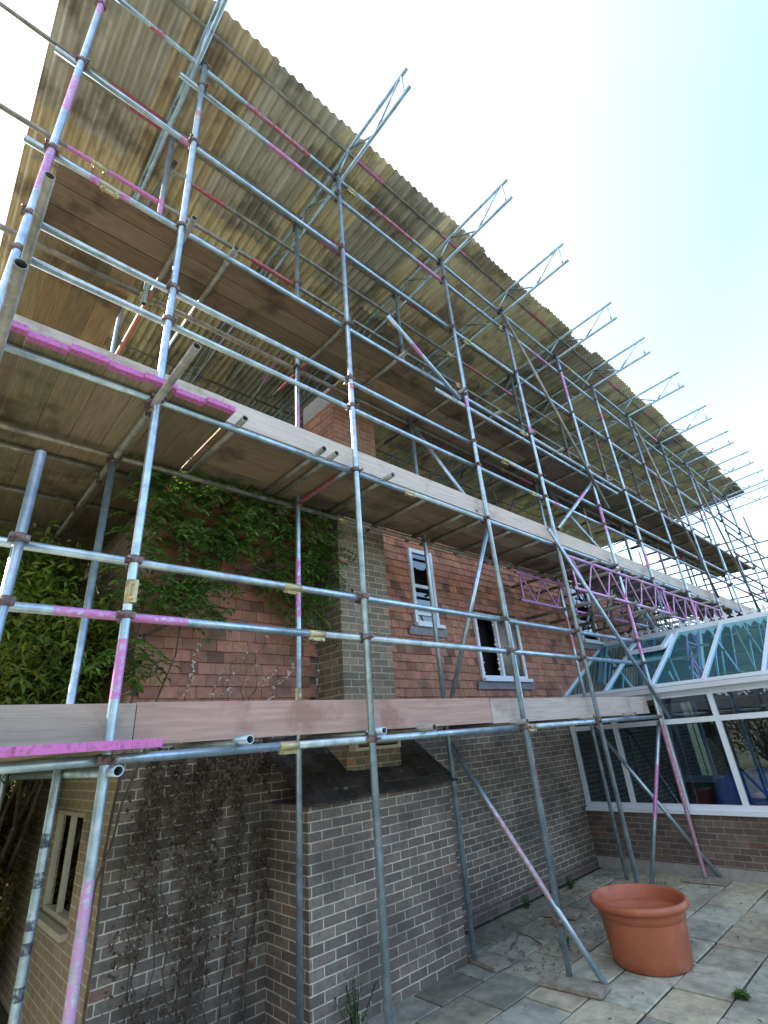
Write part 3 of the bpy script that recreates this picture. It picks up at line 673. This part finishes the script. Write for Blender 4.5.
# braces
br = [((4.66, YI, 1.92), (4.86, 2.84, .02), [(.75, 1.6, (.40, .24, .27))], 'tube'), ((8.10, YI, 1.95), (8.52, 3.0, .03), [], 'tube'),
      ((6.22, 3.10, 4.55), (8.66, 3.10, 1.98), [], 'tube'), ((6.39, 3.10, 8.80), (8.66, 3.10, 5.5), [], 'dull'),
      ((4.86, 3.2, 4.28), (4.62, 4.0, 2.2), [], 'tube'), ((3.38, 3.12, 6.80), (4.62, 3.12, 6.08), [(.45, .65, PINK)], 'tube'),
      ((8.46, 3.2, 1.95), (7.9, 3.66, .02), [(.6, 1.3, PINK)], 'tube'), ((8.35, 3.15, 5.95), (6.62, 3.15, 4.65), [(.5, 1.0, PINK)], 'tube'),
      ((11.9, 3.1, 8.8), (13.9, 3.1, 4.5), [], 'dull'), ((15.9, 3.1, 8.8), (17.9, 3.1, 4.5), [], 'dull'), ((4.55, 4.0, 6.2), (4.75, 3.25, 4.5), [], 'tube'), ((8.3, 4.0, 6.2), (8.45, 3.25, 4.5), [], 'tube')]
for a, b_, pt, mt in br: 
    S('brace', a, b_, mt, pt)
S('brace', (.36, YI + .1, 1.8), (-.4, YI + .1, 1.1), 'dull', [])
cw = coupler((4.80, 3.13, .42), outer[3]); 
# painted lattice girders
def lattice(name, p0, p1, depth, parent, mat='tube', pch=None, pitch=.8, r=.0242, down=V((0, 0, -1)), lab=None, wr=.0135, endpost=True):
    """ladder-like truss: two chords, zigzag lacing in between"""
    mb = MB(); p0 = V(p0); p1 = V(p1); d = p1 - p0; L = d.length; d.normalize(); dn = down * depth
    pt = [(0.005, L - .005, pch)] if pch else []
    mb.tube(p0, p1, r, 10, pt); mb.tube(p0 + dn, p1 + dn, r, 10, pt)
    t = .14; k = 0; ppt = lambda l: [(0.003, l - .003, pch)] if pch else []
    n_ = max(2, int((L - .28) / (pitch / 2))); st = (L - .28) / n_
    for i in range(n_):
        a = p0 + d * (t + st * i); b_ = p0 + d * (t + st * (i + 1))
        q0, q1 = (a + dn, b_) if i % 2 else (a, b_ + dn)
        mb.tube(q0, q1, wr, 6, ppt((q1 - q0).length), hollow=False)
    if endpost:
        for e in (p0 + d * .1, p1 - d * .1): mb.tube(e, e + dn, wr * 1.1, 6, ppt(depth), hollow=False)
    o = mb.build(name, mat, parent)
    if lab: o['label'] = lab
    return o
lattice('lattice_girder', (6.6, 3.12, 4.22), (10.3, 3.12, 4.22), .48, scaf, 'tube', PINK, .62, lab='pink lattice girder spanning over the conservatory, front row')
lattice('lattice_girder', (10.1, 3.17, 4.20), (13.9, 3.17, 4.20), .48, scaf, 'tube', PINK, .62, lab='pink and grey lattice girder, far half of the front row')
lattice('lattice_girder', (6.65, 4.02, 4.24), (11.0, 4.02, 4.24), .44, scaf, 'tube', PINK, .62, lab='pink lattice girder against the tiled wall, back row')
lattice('lattice_girder', (12.6, 4.02, 7.15), (15.6, 4.02, 7.0), .48, scaf, 'tube', PINK, .7, lab='pink lattice girder high up near the far end')
lattice('lattice_girder', (11.0, 4.02, 4.24), (14.5, 4.02, 4.24), .44, scaf, 'tube', None, .62)
for x in (7.4, 8.2, 9.0, 9.95, 10.9, 11.84, 12.8, 13.6):   # clutter of needles and ties beneath the deck beside the girders
    S('transom', (x, 2.98, 4.25), (x, 4.6, 4.25), 'dull', []); S('transom', (x + .25, 3.0, 3.72), (x + .25, 4.6, 3.72), 'dull', []); 
for k in range(16):
    x = rnd(8.6, 13.5); S('tie', (x, rnd(3.3, 4.4), rnd(3.5, 4.3)), (x + rnd(-.6, .6), rnd(3.3, 4.6), rnd(3.5, 4.35)), 'dull' if k % 3 else 'tube', [])
# far end return and rear row
for yy in (5.2, 7.2, 9.2, 11.2, 13.0):
    o = S('standard', (20.9, yy, 0), (20.9, yy, 8.9), 'dull', None, .3)
    o = S('standard', (22.1, yy, 0), (22.1, yy, 8.6), 'dull', None, .3)
for x in (22.1,): S('standard', (x, 3.2, 0), (x, 3.2, 8.7), 'dull', None); S('standard', (x, 1.9, 0), (x, 1.9, 7.3), 'dull', None)
for z in (4.4, 5.1, 5.6, 6.3, 7.0, 7.6): 
    S('guard_rail', (20.95, 3.0, z), (20.95, 13.2, z), 'dull'); S('guard_rail', (22.15, 1.6, z), (22.15, 13.2, z), 'dull'); S('guard_rail', (17.5, 3.1, z + .05), (22.4, 3.1, z + .05), 'dull')
for x in (1.8, 6, 10, 14, 18): S('standard', (x, 13.6, 0), (x, 13.6, 8.6), 'dull', None)
for k in range(3): board_x(d2, 20.3, 24, 3.3 + k * .226, z2)

# ================================================================== TEMPORARY ROOF
SL = -.060
def RZf(y, off=0): return 9.44 + off + SL * (y - 2.82)
roof = thing('temporary_roof', 'big stained corrugated sheet roof carried on lattice beams over the scaffolding', 'roof', (10, 8, 9))
pitch = .125; amp = .031; cols = 22; X0 = -.45; X1 = 21.7; W = (X1 - X0) / cols
rows = [(2.80, 4.95), (4.8, 7.45), (7.3, 10.3), (10.15, 13.9)]
for j, (ya, yb) in enumerate(rows):
    for i in range(cols):
        a = X0 + W * i - .03; b_ = X0 + W * (i + 1) + .03; nseg = 8 * 10; P = []
        ya_ = ya + (rnd(-.06, .05) if j == 0 else 0)
        lift = .006 * (i % 2) + .012 * j; sk = rnd(-.01, .01)
        NY = 3
        for q in range(NY + 1):
            y_ = ya_ + (yb - ya_) * q / NY
            for k in range(nseg + 1):
                x = a + (b_ - a) * k / nseg; P.append(V((x, y_, RZf(y_) + .03 + lift + amp * math.cos(2 * math.pi * (x - X0) / pitch) + sk * (q - 1) * .3)))
        F = [(q * (nseg + 1) + k, (q + 1) * (nseg + 1) + k, (q + 1) * (nseg + 1) + k + 1, q * (nseg + 1) + k + 1) for q in range(NY) for k in range(nseg)]
        h = random.random(); c = rnd(.98, 1.2)
        if h < .25: cc = (c * .74, c * .77, c * .82, 1)
        elif h < .5: cc = (c * 1.0, c * .92, c * .80, 1)
        elif h < .62: cc = (c * .62, c * .58, c * .54, 1)
        else: cc = (c * 1.05, c * 1.02, c * .85, 1)
        mb = MB(); mb.add(P, F, cc, True); mb.build('corrugated_sheet', 'sheet', roof)
# purlins
for yy in (3.02, 4.3, 5.6, 6.9, 8.2, 9.6, 11.0, 12.6):
    z = RZf(yy) - .025
    for (a, b_) in ((-.35, 6.2), (6.2, 12.4), (12.4, 21.6)):
        o = MB().tube((a, yy, z), (b_ - .004, yy, z), .0242, 10, rp(b_ - a, .6, (RED, MAG, RED))).build('purlin', 'dull', roof)
for x in [.80] + XS[2:] + [21.55]:
    xo = x + .06 if x > 1 else x
    yy0, yy1 = 1.82 + rnd(-.06, .06), 13.6
    zt = RZf(yy0) - .075
    o = lattice('lattice_beam', (xo, yy0, zt), (xo, yy1, RZf(yy1) - .075), .40, roof, 'tube', None, 1.0, wr=.015)
# few droppers and bracing in the roof space
for k in range(14):
    x = rnd(1, 19); y = rnd(4.5, 10); S('roof_brace', (x, y, RZf(y) - .1), (x + rnd(-1.2, 1.2), y + rnd(.4, 1.6), RZf(y) - rnd(.9, 1.8)), 'dull', None, parent=roof)

# ================================================================== LOOSE THINGS
# terracotta planter
PC = (5.60, 2.76, 0)
pot = thing('plant_pot', 'large empty terracotta coloured plant pot standing on the patio', 'plant pot', PC)
mb = MB(); prof = [(.0, .0), (.325, .0), (.34, .012), (.346, .08), (.366, .26), (.374, .325), (.374, .328), (.381, .332), (.386, .37), (.390, .39), (.395, .40), (.425, .405), (.437, .418), (.440, .435), (.436, .452), (.424, .463), (.408, .462), (.398, .45), (.392, .43), (.372, .38), (.350, .14), (.0, .14)]
prof = [(r_ * .985, z_ * 1.06) for r_, z_ in prof]; mb.lathe(prof, PC, 64); mb.build('body', 'terracotta', pot)
mb = MB(); mb.lathe([(.372, .372), (.360, .382), (.345, .365), (.0, .362)], PC, 40); mb.build('inner_base', 'terracotta', pot)
# sole boards under poles
def sole(x, y, lx, ly, rz, label, h=.034):
    mb = MB(); c = V((x, y, .003 + h / 2)); rot = Matrix.Rotation(rz, 3, 'Z')
    mb.obox(c, rot @ V((lx / 2, 0, 0)), rot @ V((0, ly / 2, 0)), V((0, 0, h / 2 - .008)), tint(.15)); mb.obox(c + V((0, 0, .002)), rot @ V((lx / 2 - .008, 0, 0)), rot @ V((0, ly / 2 - .008, 0)), V((0, 0, h / 2)), tint(.15))
    o = mb.build('sole_board', 'old_wood'); return tag(o, label, 'timber board', 'timber pads under the scaffold poles')
sole(4.74, 3.06, .24, .52, .12, 'pale worn timber pad under the pole nearest the plant pot')
sole(4.72, 3.96, .22, .42, -.15, 'dirty timber pad under the pole at the lean-to corner')
sole(6.26, 4.05, .22, .4, .2, 'timber pad under the inner pole behind the long leaning brace')
sole(8.37, 3.14, .24, .52, .08, 'dark timber pad under the pole by the conservatory wall')
# timber fence beyond the conservatory
fence = thing('garden_fence', 'dark brown timber fence seen through the conservatory glass', 'fence', (14.6, -1, 0))
for k in range(7):
    ya = -8.2 + k * 1.83; mb = MB()
    for j in range(12): mb.box(14.6 + (.012 if j % 2 else 0), 14.62 + (.012 if j % 2 else 0), ya + j * .15, ya + j * .15 + .155, .02, 2.35 + rnd(-.01, .01), tint(.2))
    mb.box(14.56, 14.598, ya, ya + 1.8, .4, .48); mb.box(14.56, 14.598, ya, ya + 1.8, 1.85, 1.93); mb.build('fence_panel', 'fence_wood', fence)
    MB().box(14.53, 14.64, ya + 1.80, ya + 1.829, -.05, 2.42).build('post', 'fence_wood', fence)
# debris stuff
mb = MB()
for k in range(700):
    if random.random() < .75: x, y = rnd(4.7, 8.3), rnd(3.35, 4.65)
    else: x, y = rnd(3, 8.3), rnd(1.0, 4.0)
    d_ = V((rnd(-1, 1), rnd(-1, 1), rnd(-.1, .3))); mb.leaf(V((x, y, .012)), d_, V((rnd(-.4, .4), rnd(-.4, .4), 1)), rnd(.02, .05), rnd(.012, .03), tint(.4, .2))
tag(mb.build('leaf_litter', 'litter'), 'scattered dry leaves and crumbs on the paving', 'leaf litter', kind='stuff')
for (x, y, L, a) in ((5.35, 3.75, .55, 1.2), (5.1, 3.95, .4, .3)):
    mb = MB(); p = V((x, y, .02))
    for k in range(5):
        q = p + V((math.cos(a + rnd(-.3, .3)), math.sin(a + rnd(-.3, .3)), rnd(-.02, .06))) * L / 5; q.z = max(q.z, .014)
        mb.tube(p, q, .007 - k * .001, 6, hollow=False); p = q
    o = mb.build('twig', 'bark'); tag(o, 'longer dead twig lying behind the leaning brace foot' if L > .5 else 'shorter dead twig lying near the lean-to corner', 'twig', 'dead twigs on the paving')
def weed(x, y, h, n_, label, name='weed'):
    mb = MB()
    for k in range(n_):
        a = rnd(0, 6.28); tilt = rnd(.1, .7); d_ = V((math.cos(a) * tilt, math.sin(a) * tilt, 1)).normalized(); L = h * rnd(.5, 1.1)
        p = V((x + rnd(-.04, .04), y + rnd(-.03, .03), 0)); q = p + d_ * L
        mb.tube(p, q, .002, 4, hollow=False)
        for j in range(6):
            t_ = (j + 1) / 6; mb.leaf(p + d_ * L * t_, V((rnd(-1, 1), rnd(-1, 1), rnd(.1, .8))), V((0, 0, 1)), rnd(.03, .06), rnd(.012, .022), tint(.3, .1))
    tag(mb.build(name, 'leaf'), label, 'weed', 'weeds at the foot of the walls and in the joints')
weed(3.15, 4.02, .36, 16, 'tall leafy weed at the foot of the lean-to wall'); weed(2.66, 4.0, .16, 10, 'small weed at the foot of the left lean-to corner pole'); weed(5.32, 1.97, .03, 22, 'flat tuft of grass in the paving joint before the plant pot'); weed(5.45, 3.55, .10, 9, 'small weed growing in the joint behind the plant pot'); weed(1.9, 4.62, .22, 14, 'weed at the foot of the shaded wall below the dead climber')
weed(6.3, 4.55, .09, 12, 'low weed against the wall behind the leaning brace'); weed(7.3, 4.5, .12, 12, 'weed in the far corner by the conservatory wall')

# ------------------------------------------------------------------ plants
def sprig(mb, p, d, L, nl, leafL, lw, colr, droop=.5):
    """stem with paired pointed leaflets"""
    d = d.normalized(); prev = p.copy(); a = d.cross(V((0, 0, 1))); a = a.normalized() if a.length > .01 else V((1, 0, 0))
    for k in range(nl):
        t_ = (k + 1) / nl; q = p + d * L * t_ + V((0, 0, -droop * L * t_ * t_))
        dd = (q - prev)
        mb.tube(prev, q, .0018, 3, hollow=False) if k % 2 == 0 else None
        for s_ in (-1, 1):
            mb.leaf(q, a * s_ + dd.normalized() * .5 + V((0, 0, rnd(-.5, .1))), V((rnd(-.3, .3), rnd(-.3, .3), 1)), leafL * rnd(.7, 1.15), lw * rnd(.8, 1.2), colr())
        prev = q
def colj(a=.6, b=1.3, y=.15): 
    def f():
        k = rnd(a, b); return (k * rnd(1 - y, 1 + y * 2), k, k * rnd(.7, 1.1), 1)
    return f
# leafy climber on the tile hanging
cl = thing('leafy_climber', 'green leafy climber spilling over the red hung tiles under the middle deck', 'climbing plant', (2.0, 4.6, 0))
mb = MB()
def low_edge(x):
    pts = [(1.2, 2.5), (1.45, 2.6), (1.6, 3.05), (1.85, 3.0), (2.05, 3.05), (2.2, 3.5), (2.45, 3.45), (2.55, 3.12), (2.7, 3.3), (2.95, 3.05), (3.2, 3.05), (3.38, 3.45), (3.6, 3.7)]
    for i in range(len(pts) - 1):
        if pts[i][0] <= x <= pts[i + 1][0]: u = (x - pts[i][0]) / (pts[i + 1][0] - pts[i][0]); return pts[i][1] * (1 - u) + pts[i + 1][1] * u
    return 5
cnt = 0
while cnt < 1000:
    x = rnd(1.2, 3.3); z = rnd(2.5, 4.95); le = low_edge(x)
    if z < le + rnd(0, .3): continue
    if noise.noise(V((x * 3.1, z * 3.1, 2))) < -.18 + (.3 if z < le + .35 else 0) * rnd(0, 1): continue
    cnt += 1; y_ = WY - .05 - rnd(0, 1) ** 1.5 * .42 - (.1 if z > 4 else 0)
    sprig(mb, V((x, y_, z)), V((rnd(-1, 1), rnd(-1.0, -.1), rnd(-.3, .5))), rnd(.14, .32), 6, rnd(.06, .095), .034, colj(.7, 1.7))
mb.build('foliage', 'leaf', cl)
def twig_path(mb, pts, r0, r1, n=6):
    for i in range(len(pts) - 1):
        ra = r0 + (r1 - r0) * i / (len(pts) - 1); rb = r0 + (r1 - r0) * (i + 1) / (len(pts) - 1)
        mb.tube(pts[i], pts[i + 1], ra, n, hollow=False, r1=rb)
mb = MB(); 
def wander(p, q, k, j):
    p, q = V(p), V(q); return [p.lerp(q, i / k) + (V((rnd(-j, j), rnd(-j, j) * .4, rnd(-j, j))) if 0 < i < k else V()) for i in range(k + 1)]
twig_path(mb, wander((1.36, 4.62, 0), (1.40, 4.6, 3.4), 12, .03), .011, .009); twig_path(mb, wander((1.40, 4.6, 3.4), (3.3, 4.6, 4.0), 10, .08), .018, .008)
twig_path(mb, wander((1.3, 4.58, 1.0), (1.75, 4.5, 3.3), 9, .05), .009, .007); twig_path(mb, wander((1.45, 4.6, 3.0), (2.6, 4.45, 4.5), 8, .08), .014, .006); twig_path(mb, wander((2.4, 4.5, 3.7), (3.2, 4.45, 3.2), 6, .05), .010, .004); twig_path(mb, wander((1.5, 4.5, 3.9), (2.9, 4.35, 3.6), 8, .06), .012, .005)
mb.build('stem', 'bark', cl)
# bare stems with pale seed heads
def bare_stem(pts_list, label, group):
    o = thing('bare_climber', label, 'climbing plant', (pts_list[0][0][0], 4.6, 2.1), group); mb = MB(); sd = MB()
    for a, b_, dens in pts_list:
        W_ = wander(a, b_, 8, .035); twig_path(mb, W_, .005, .002, 5)
        for k in range(dens):
            t_ = rnd(0, 8); i = min(7, int(t_)); p = W_[i].lerp(W_[i + 1], t_ - i) + V((rnd(-.015, .015), rnd(-.02, .01), rnd(-.01, .01)))
            for q in range(2): sd.leaf(p, V((rnd(-1, 1), rnd(-1, 0), rnd(-1, 1))), V((rnd(-1, 1), -1, rnd(-1, 1))), rnd(.012, .03), rnd(.01, .018), tint(.2, .05))
    mb.build('stem', 'bark', o); tag(sd.build('seed_heads', 'seed', o), kind='stuff')
Yb = 4.6
bare_stem([((1.82, Yb, 2.3), (1.93, Yb, 3.05), 34)], 'upright bare stem dotted with pale seeds, furthest left on the tiles', 'bare stems on the hung tiles')
bare_stem([((2.0, Yb, 2.3), (2.2, Yb, 2.75), 16), ((2.06, Yb, 2.3), (2.3, Yb, 2.62), 10), ((2.2, Yb, 2.3), (2.3, Yb, 2.9), 8)], 'short forked bare stems, second from the left on the tiles', 'bare stems on the hung tiles')
bare_stem([((2.42, Yb, 2.25), (2.62, Yb, 3.1), 6), ((2.5, Yb, 2.5), (2.8, Yb, 2.85), 16), ((2.55, Yb, 2.3), (2.95, Yb, 2.85), 46), ((2.35, Yb, 2.3), (2.42, Yb, 3.0), 10)], 'branching bare stems thick with pale seeds right of the others', 'bare stems on the hung tiles')
bare_stem([((3.26, Yb, 2.2), (3.27, Yb, 2.75), 16)], 'thin bare stem close beside the chimney breast', 'bare stems on the hung tiles')
# dead climber on the shaded brick wall
dc = thing('dead_climber', 'dead brown climber with withered leaves clinging to the shaded brick wall', 'climbing plant', (1.95, 4.66, 0))
mb = MB(); lf = MB()
stems = []
for k in range(15):
    x = 1.6 + k * .065 + rnd(-.05, .05); a = (x + rnd(-.12, .12), 4.70, 0); b_ = (x + rnd(-.3, .3), 4.69, rnd(1.2, 2.1)); W_ = wander(a, b_, 12, .03); stems.append(W_); twig_path(mb, W_, rnd(.004, .009), .002, 5)
for k in range(15000):
    x = rnd(1.5, 2.75); z = rnd(.15, 2.1)
    dn = (z / 2.1) ** 1.2 - .35 * abs(x - 2.0); 
    if rnd(0, 1) > dn + .10 or noise.noise(V((x * 8, z * 2.2, 9))) < -.08 + rnd(-.2, .1): continue
    lf.leaf(V((x, 4.72 - rnd(0, .05), z)), V((rnd(-1, 1), rnd(-1, 0), rnd(-1.4, .3))), V((rnd(-1, 1), -1, rnd(-.5, 1))), rnd(.02, .05), rnd(.012, .028), tint(.45, .15))
mb.build('stem', 'bark', dc); lf.build('withered_leaves', 'leaf_dry', dc)

def bush(name, label, cat, c, rad, n_, mat, leafL, root=None, group=None, lw=.4, clumps=40, seed=1):
    """crown made of leaf clumps spread through an uneven ellipsoid, with limbs"""
    o = thing(name, label, cat, (c[0], c[1], 0), group); mb = MB(); st = MB(); cc = V(c); rd = V(rad); C_ = []
    while len(C_) < clumps:
        p = V((rnd(-1, 1), rnd(-1, 1), rnd(-1, 1)))
        if p.length > 1 or p.length < .35: continue
        C_.append(V([cc[i] + p[i] * rd[i] * rnd(.8, 1.1) for i in range(3)]))
    base = V(root) if root else V((cc.x, cc.y, 0))
    for q in C_:
        if q.z < .1: q.z = rnd(.1, .6)
        k_ = rnd(.7, 1.25)
        for j in range(n_ // clumps):
            r_ = rnd(0, 1) ** .5 * .24 * (rd.x + rd.y) * rnd(.6, 1.1); a = rnd(0, 6.28); e = rnd(-1, 1)
            p = q + V((math.cos(a) * (1 - e * e) ** .5, math.sin(a) * (1 - e * e) ** .5, e * .8)) * r_
            if p.z < .03: continue
            k = k_ * rnd(.75, 1.2); mb.leaf(p, V((rnd(-1, 1), rnd(-1, 1), rnd(-.8, .5))), V((rnd(-.6, .6), rnd(-.6, .6), 1)), leafL * rnd(.7, 1.3), leafL * lw * rnd(.8, 1.3), (k * rnd(.9, 1.25), k, k * .8, 1))
    for q in C_[::3]:
        W_ = wander(base + V((rnd(-.1, .1), rnd(-.1, .1), 0)), q, 6, .05 * rd.z); twig_path(st, W_, .03 * rd.z, .008, 6)
    mb.build('crown', mat, o); st.build('trunk', 'bark', o); return o
bush('garden_shrub', 'bright green leafy shrub behind the side scaffold poles at the house corner', 'shrub', (.66, 6.2, 3.05), (.80, 1.5, .95), 34000, 'leaf_bright', .085, clumps=130, root=(1.2, 8.6, 0))
bush('garden_shrub', 'darker shrub mass low at the left beyond the end wall', 'shrub', (-.6, 8.6, 1.9), (1.5, 1.2, 2.1), 16000, 'leaf_dark', .12, clumps=80)
bush('hedge', 'dark mossy hedge at the far lower left beyond the side window', 'hedge', (.80, 8.0, 1.3), (.55, 1.1, 1.7), 60000, 'leaf_moss', .055, clumps=150)
bush('copper_tree', 'tree with reddish leaves past the far end of the scaffolding', 'tree', (46, 1.2, 15.0), (3.0, 3.0, 4.0), 7000, 'leaf_red', .34, clumps=90)
bush('garden_tree', 'green tree seen through the right end of the conservatory roof', 'tree', (30, 3.6, 3.6), (2, 2, 2.6), 7000, 'leaf_bright', .26, clumps=90)
for (x, y, h) in ((-9, 1, 4.5), (-10, -4, 5.5), (-8, -9, 5), (-3, -12, 5.5), (3, -13, 5), (-9, 6, 5)):
    bush('boundary_tree', 'garden boundary tree out of the picture, only mirrored in the conservatory glass', 'tree', (x, y, h * .55), (2.6, 2.6, h * .5), 2400, 'leaf_dark', .30, clumps=60, group='boundary trees')

# ================================================================== LIGHT, WORLD, CAMERA
w = bpy.data.worlds.new('World'); SC.world = w; w.use_nodes = True; nt = w.node_tree; nt.nodes.clear()
sky = nt.nodes.new('ShaderNodeTexSky'); sky.sky_type = 'NISHITA'; sky.sun_disc = False
SE = R(32); AZ = R(-38)    # azimuth from +Y towards +X
sky.sun_elevation = SE; sky.sun_rotation = AZ; sky.air_density = 1.0; sky.dust_density = 4.0; sky.ozone_density = 1.0
bg = nt.nodes.new('ShaderNodeBackground'); bg.inputs[1].default_value = .15; ow = nt.nodes.new('ShaderNodeOutputWorld')
gn = nt.nodes.new('ShaderNodeTexCoord'); dt = nt.nodes.new('ShaderNodeVectorMath'); dt.operation = 'DOT_PRODUCT'; nt.links.new(gn.outputs['Generated'], dt.inputs[0]); dt.inputs[1].default_value = (-.60, .55, .10)
mr = nt.nodes.new('ShaderNodeMapRange'); mr.inputs['From Min'].default_value = -.40; mr.inputs['From Max'].default_value = .38; mr.inputs['To Min'].default_value = .0; mr.inputs['To Max'].default_value = .97; nt.links.new(dt.outputs['Value'], mr.inputs[0])
mxs = nt.nodes.new('ShaderNodeMix'); mxs.data_type = 'RGBA'; nt.links.new(mr.outputs[0], mxs.inputs[0]); nt.links.new(sky.outputs[0], mxs.inputs[6]); mxs.inputs[7].default_value = (2.35, 2.4, 2.5, 1)
nt.links.new(mxs.outputs[2], bg.inputs[0]); nt.links.new(bg.outputs[0], ow.inputs[0])
sd = V((math.sin(AZ) * math.cos(SE), math.cos(AZ) * math.cos(SE), math.sin(SE)))
L = bpy.data.lights.new('sun', 'SUN'); L.energy = 3.0; L.angle = R(.6); L.color = (1, .93, .82); lo = bpy.data.objects.new('sun', L); COL.objects.link(lo)
lo.rotation_euler = (-sd).to_track_quat('-Z', 'Y').to_euler(); lo.location = sd * 50

FP, PT, RO, YA = 495.3, .4318, -.08369, .7707
fw = V((math.sin(YA) * math.cos(PT), math.cos(YA) * math.cos(PT), math.sin(PT))); rt = V((math.cos(YA), -math.sin(YA), 0)); up = rt.cross(fw)
rt2 = rt * math.cos(RO) + up * math.sin(RO); up2 = -rt * math.sin(RO) + up * math.cos(RO)
cd = bpy.data.cameras.new('camera'); cam = bpy.data.objects.new('camera', cd); COL.objects.link(cam)
cd.sensor_fit = 'HORIZONTAL'; cd.sensor_width = 36; cd.lens = FP / 768 * 36; cd.clip_start = .05; cd.clip_end = 1000
M = Matrix((rt2, up2, -fw)).transposed().to_4x4(); M.translation = V((0, 0, 2.0)); cam.matrix_world = M
SC.camera = cam
SC.view_settings.view_transform = 'Standard'; SC.view_settings.look = 'None'; SC.view_settings.gamma = 1; SC.view_settings.exposure = 2.5
SC.view_settings.use_curve_mapping = False
SC.cycles.max_bounces = 10; SC.cycles.transparent_max_bounces = 16; SC.cycles.diffuse_bounces = 5
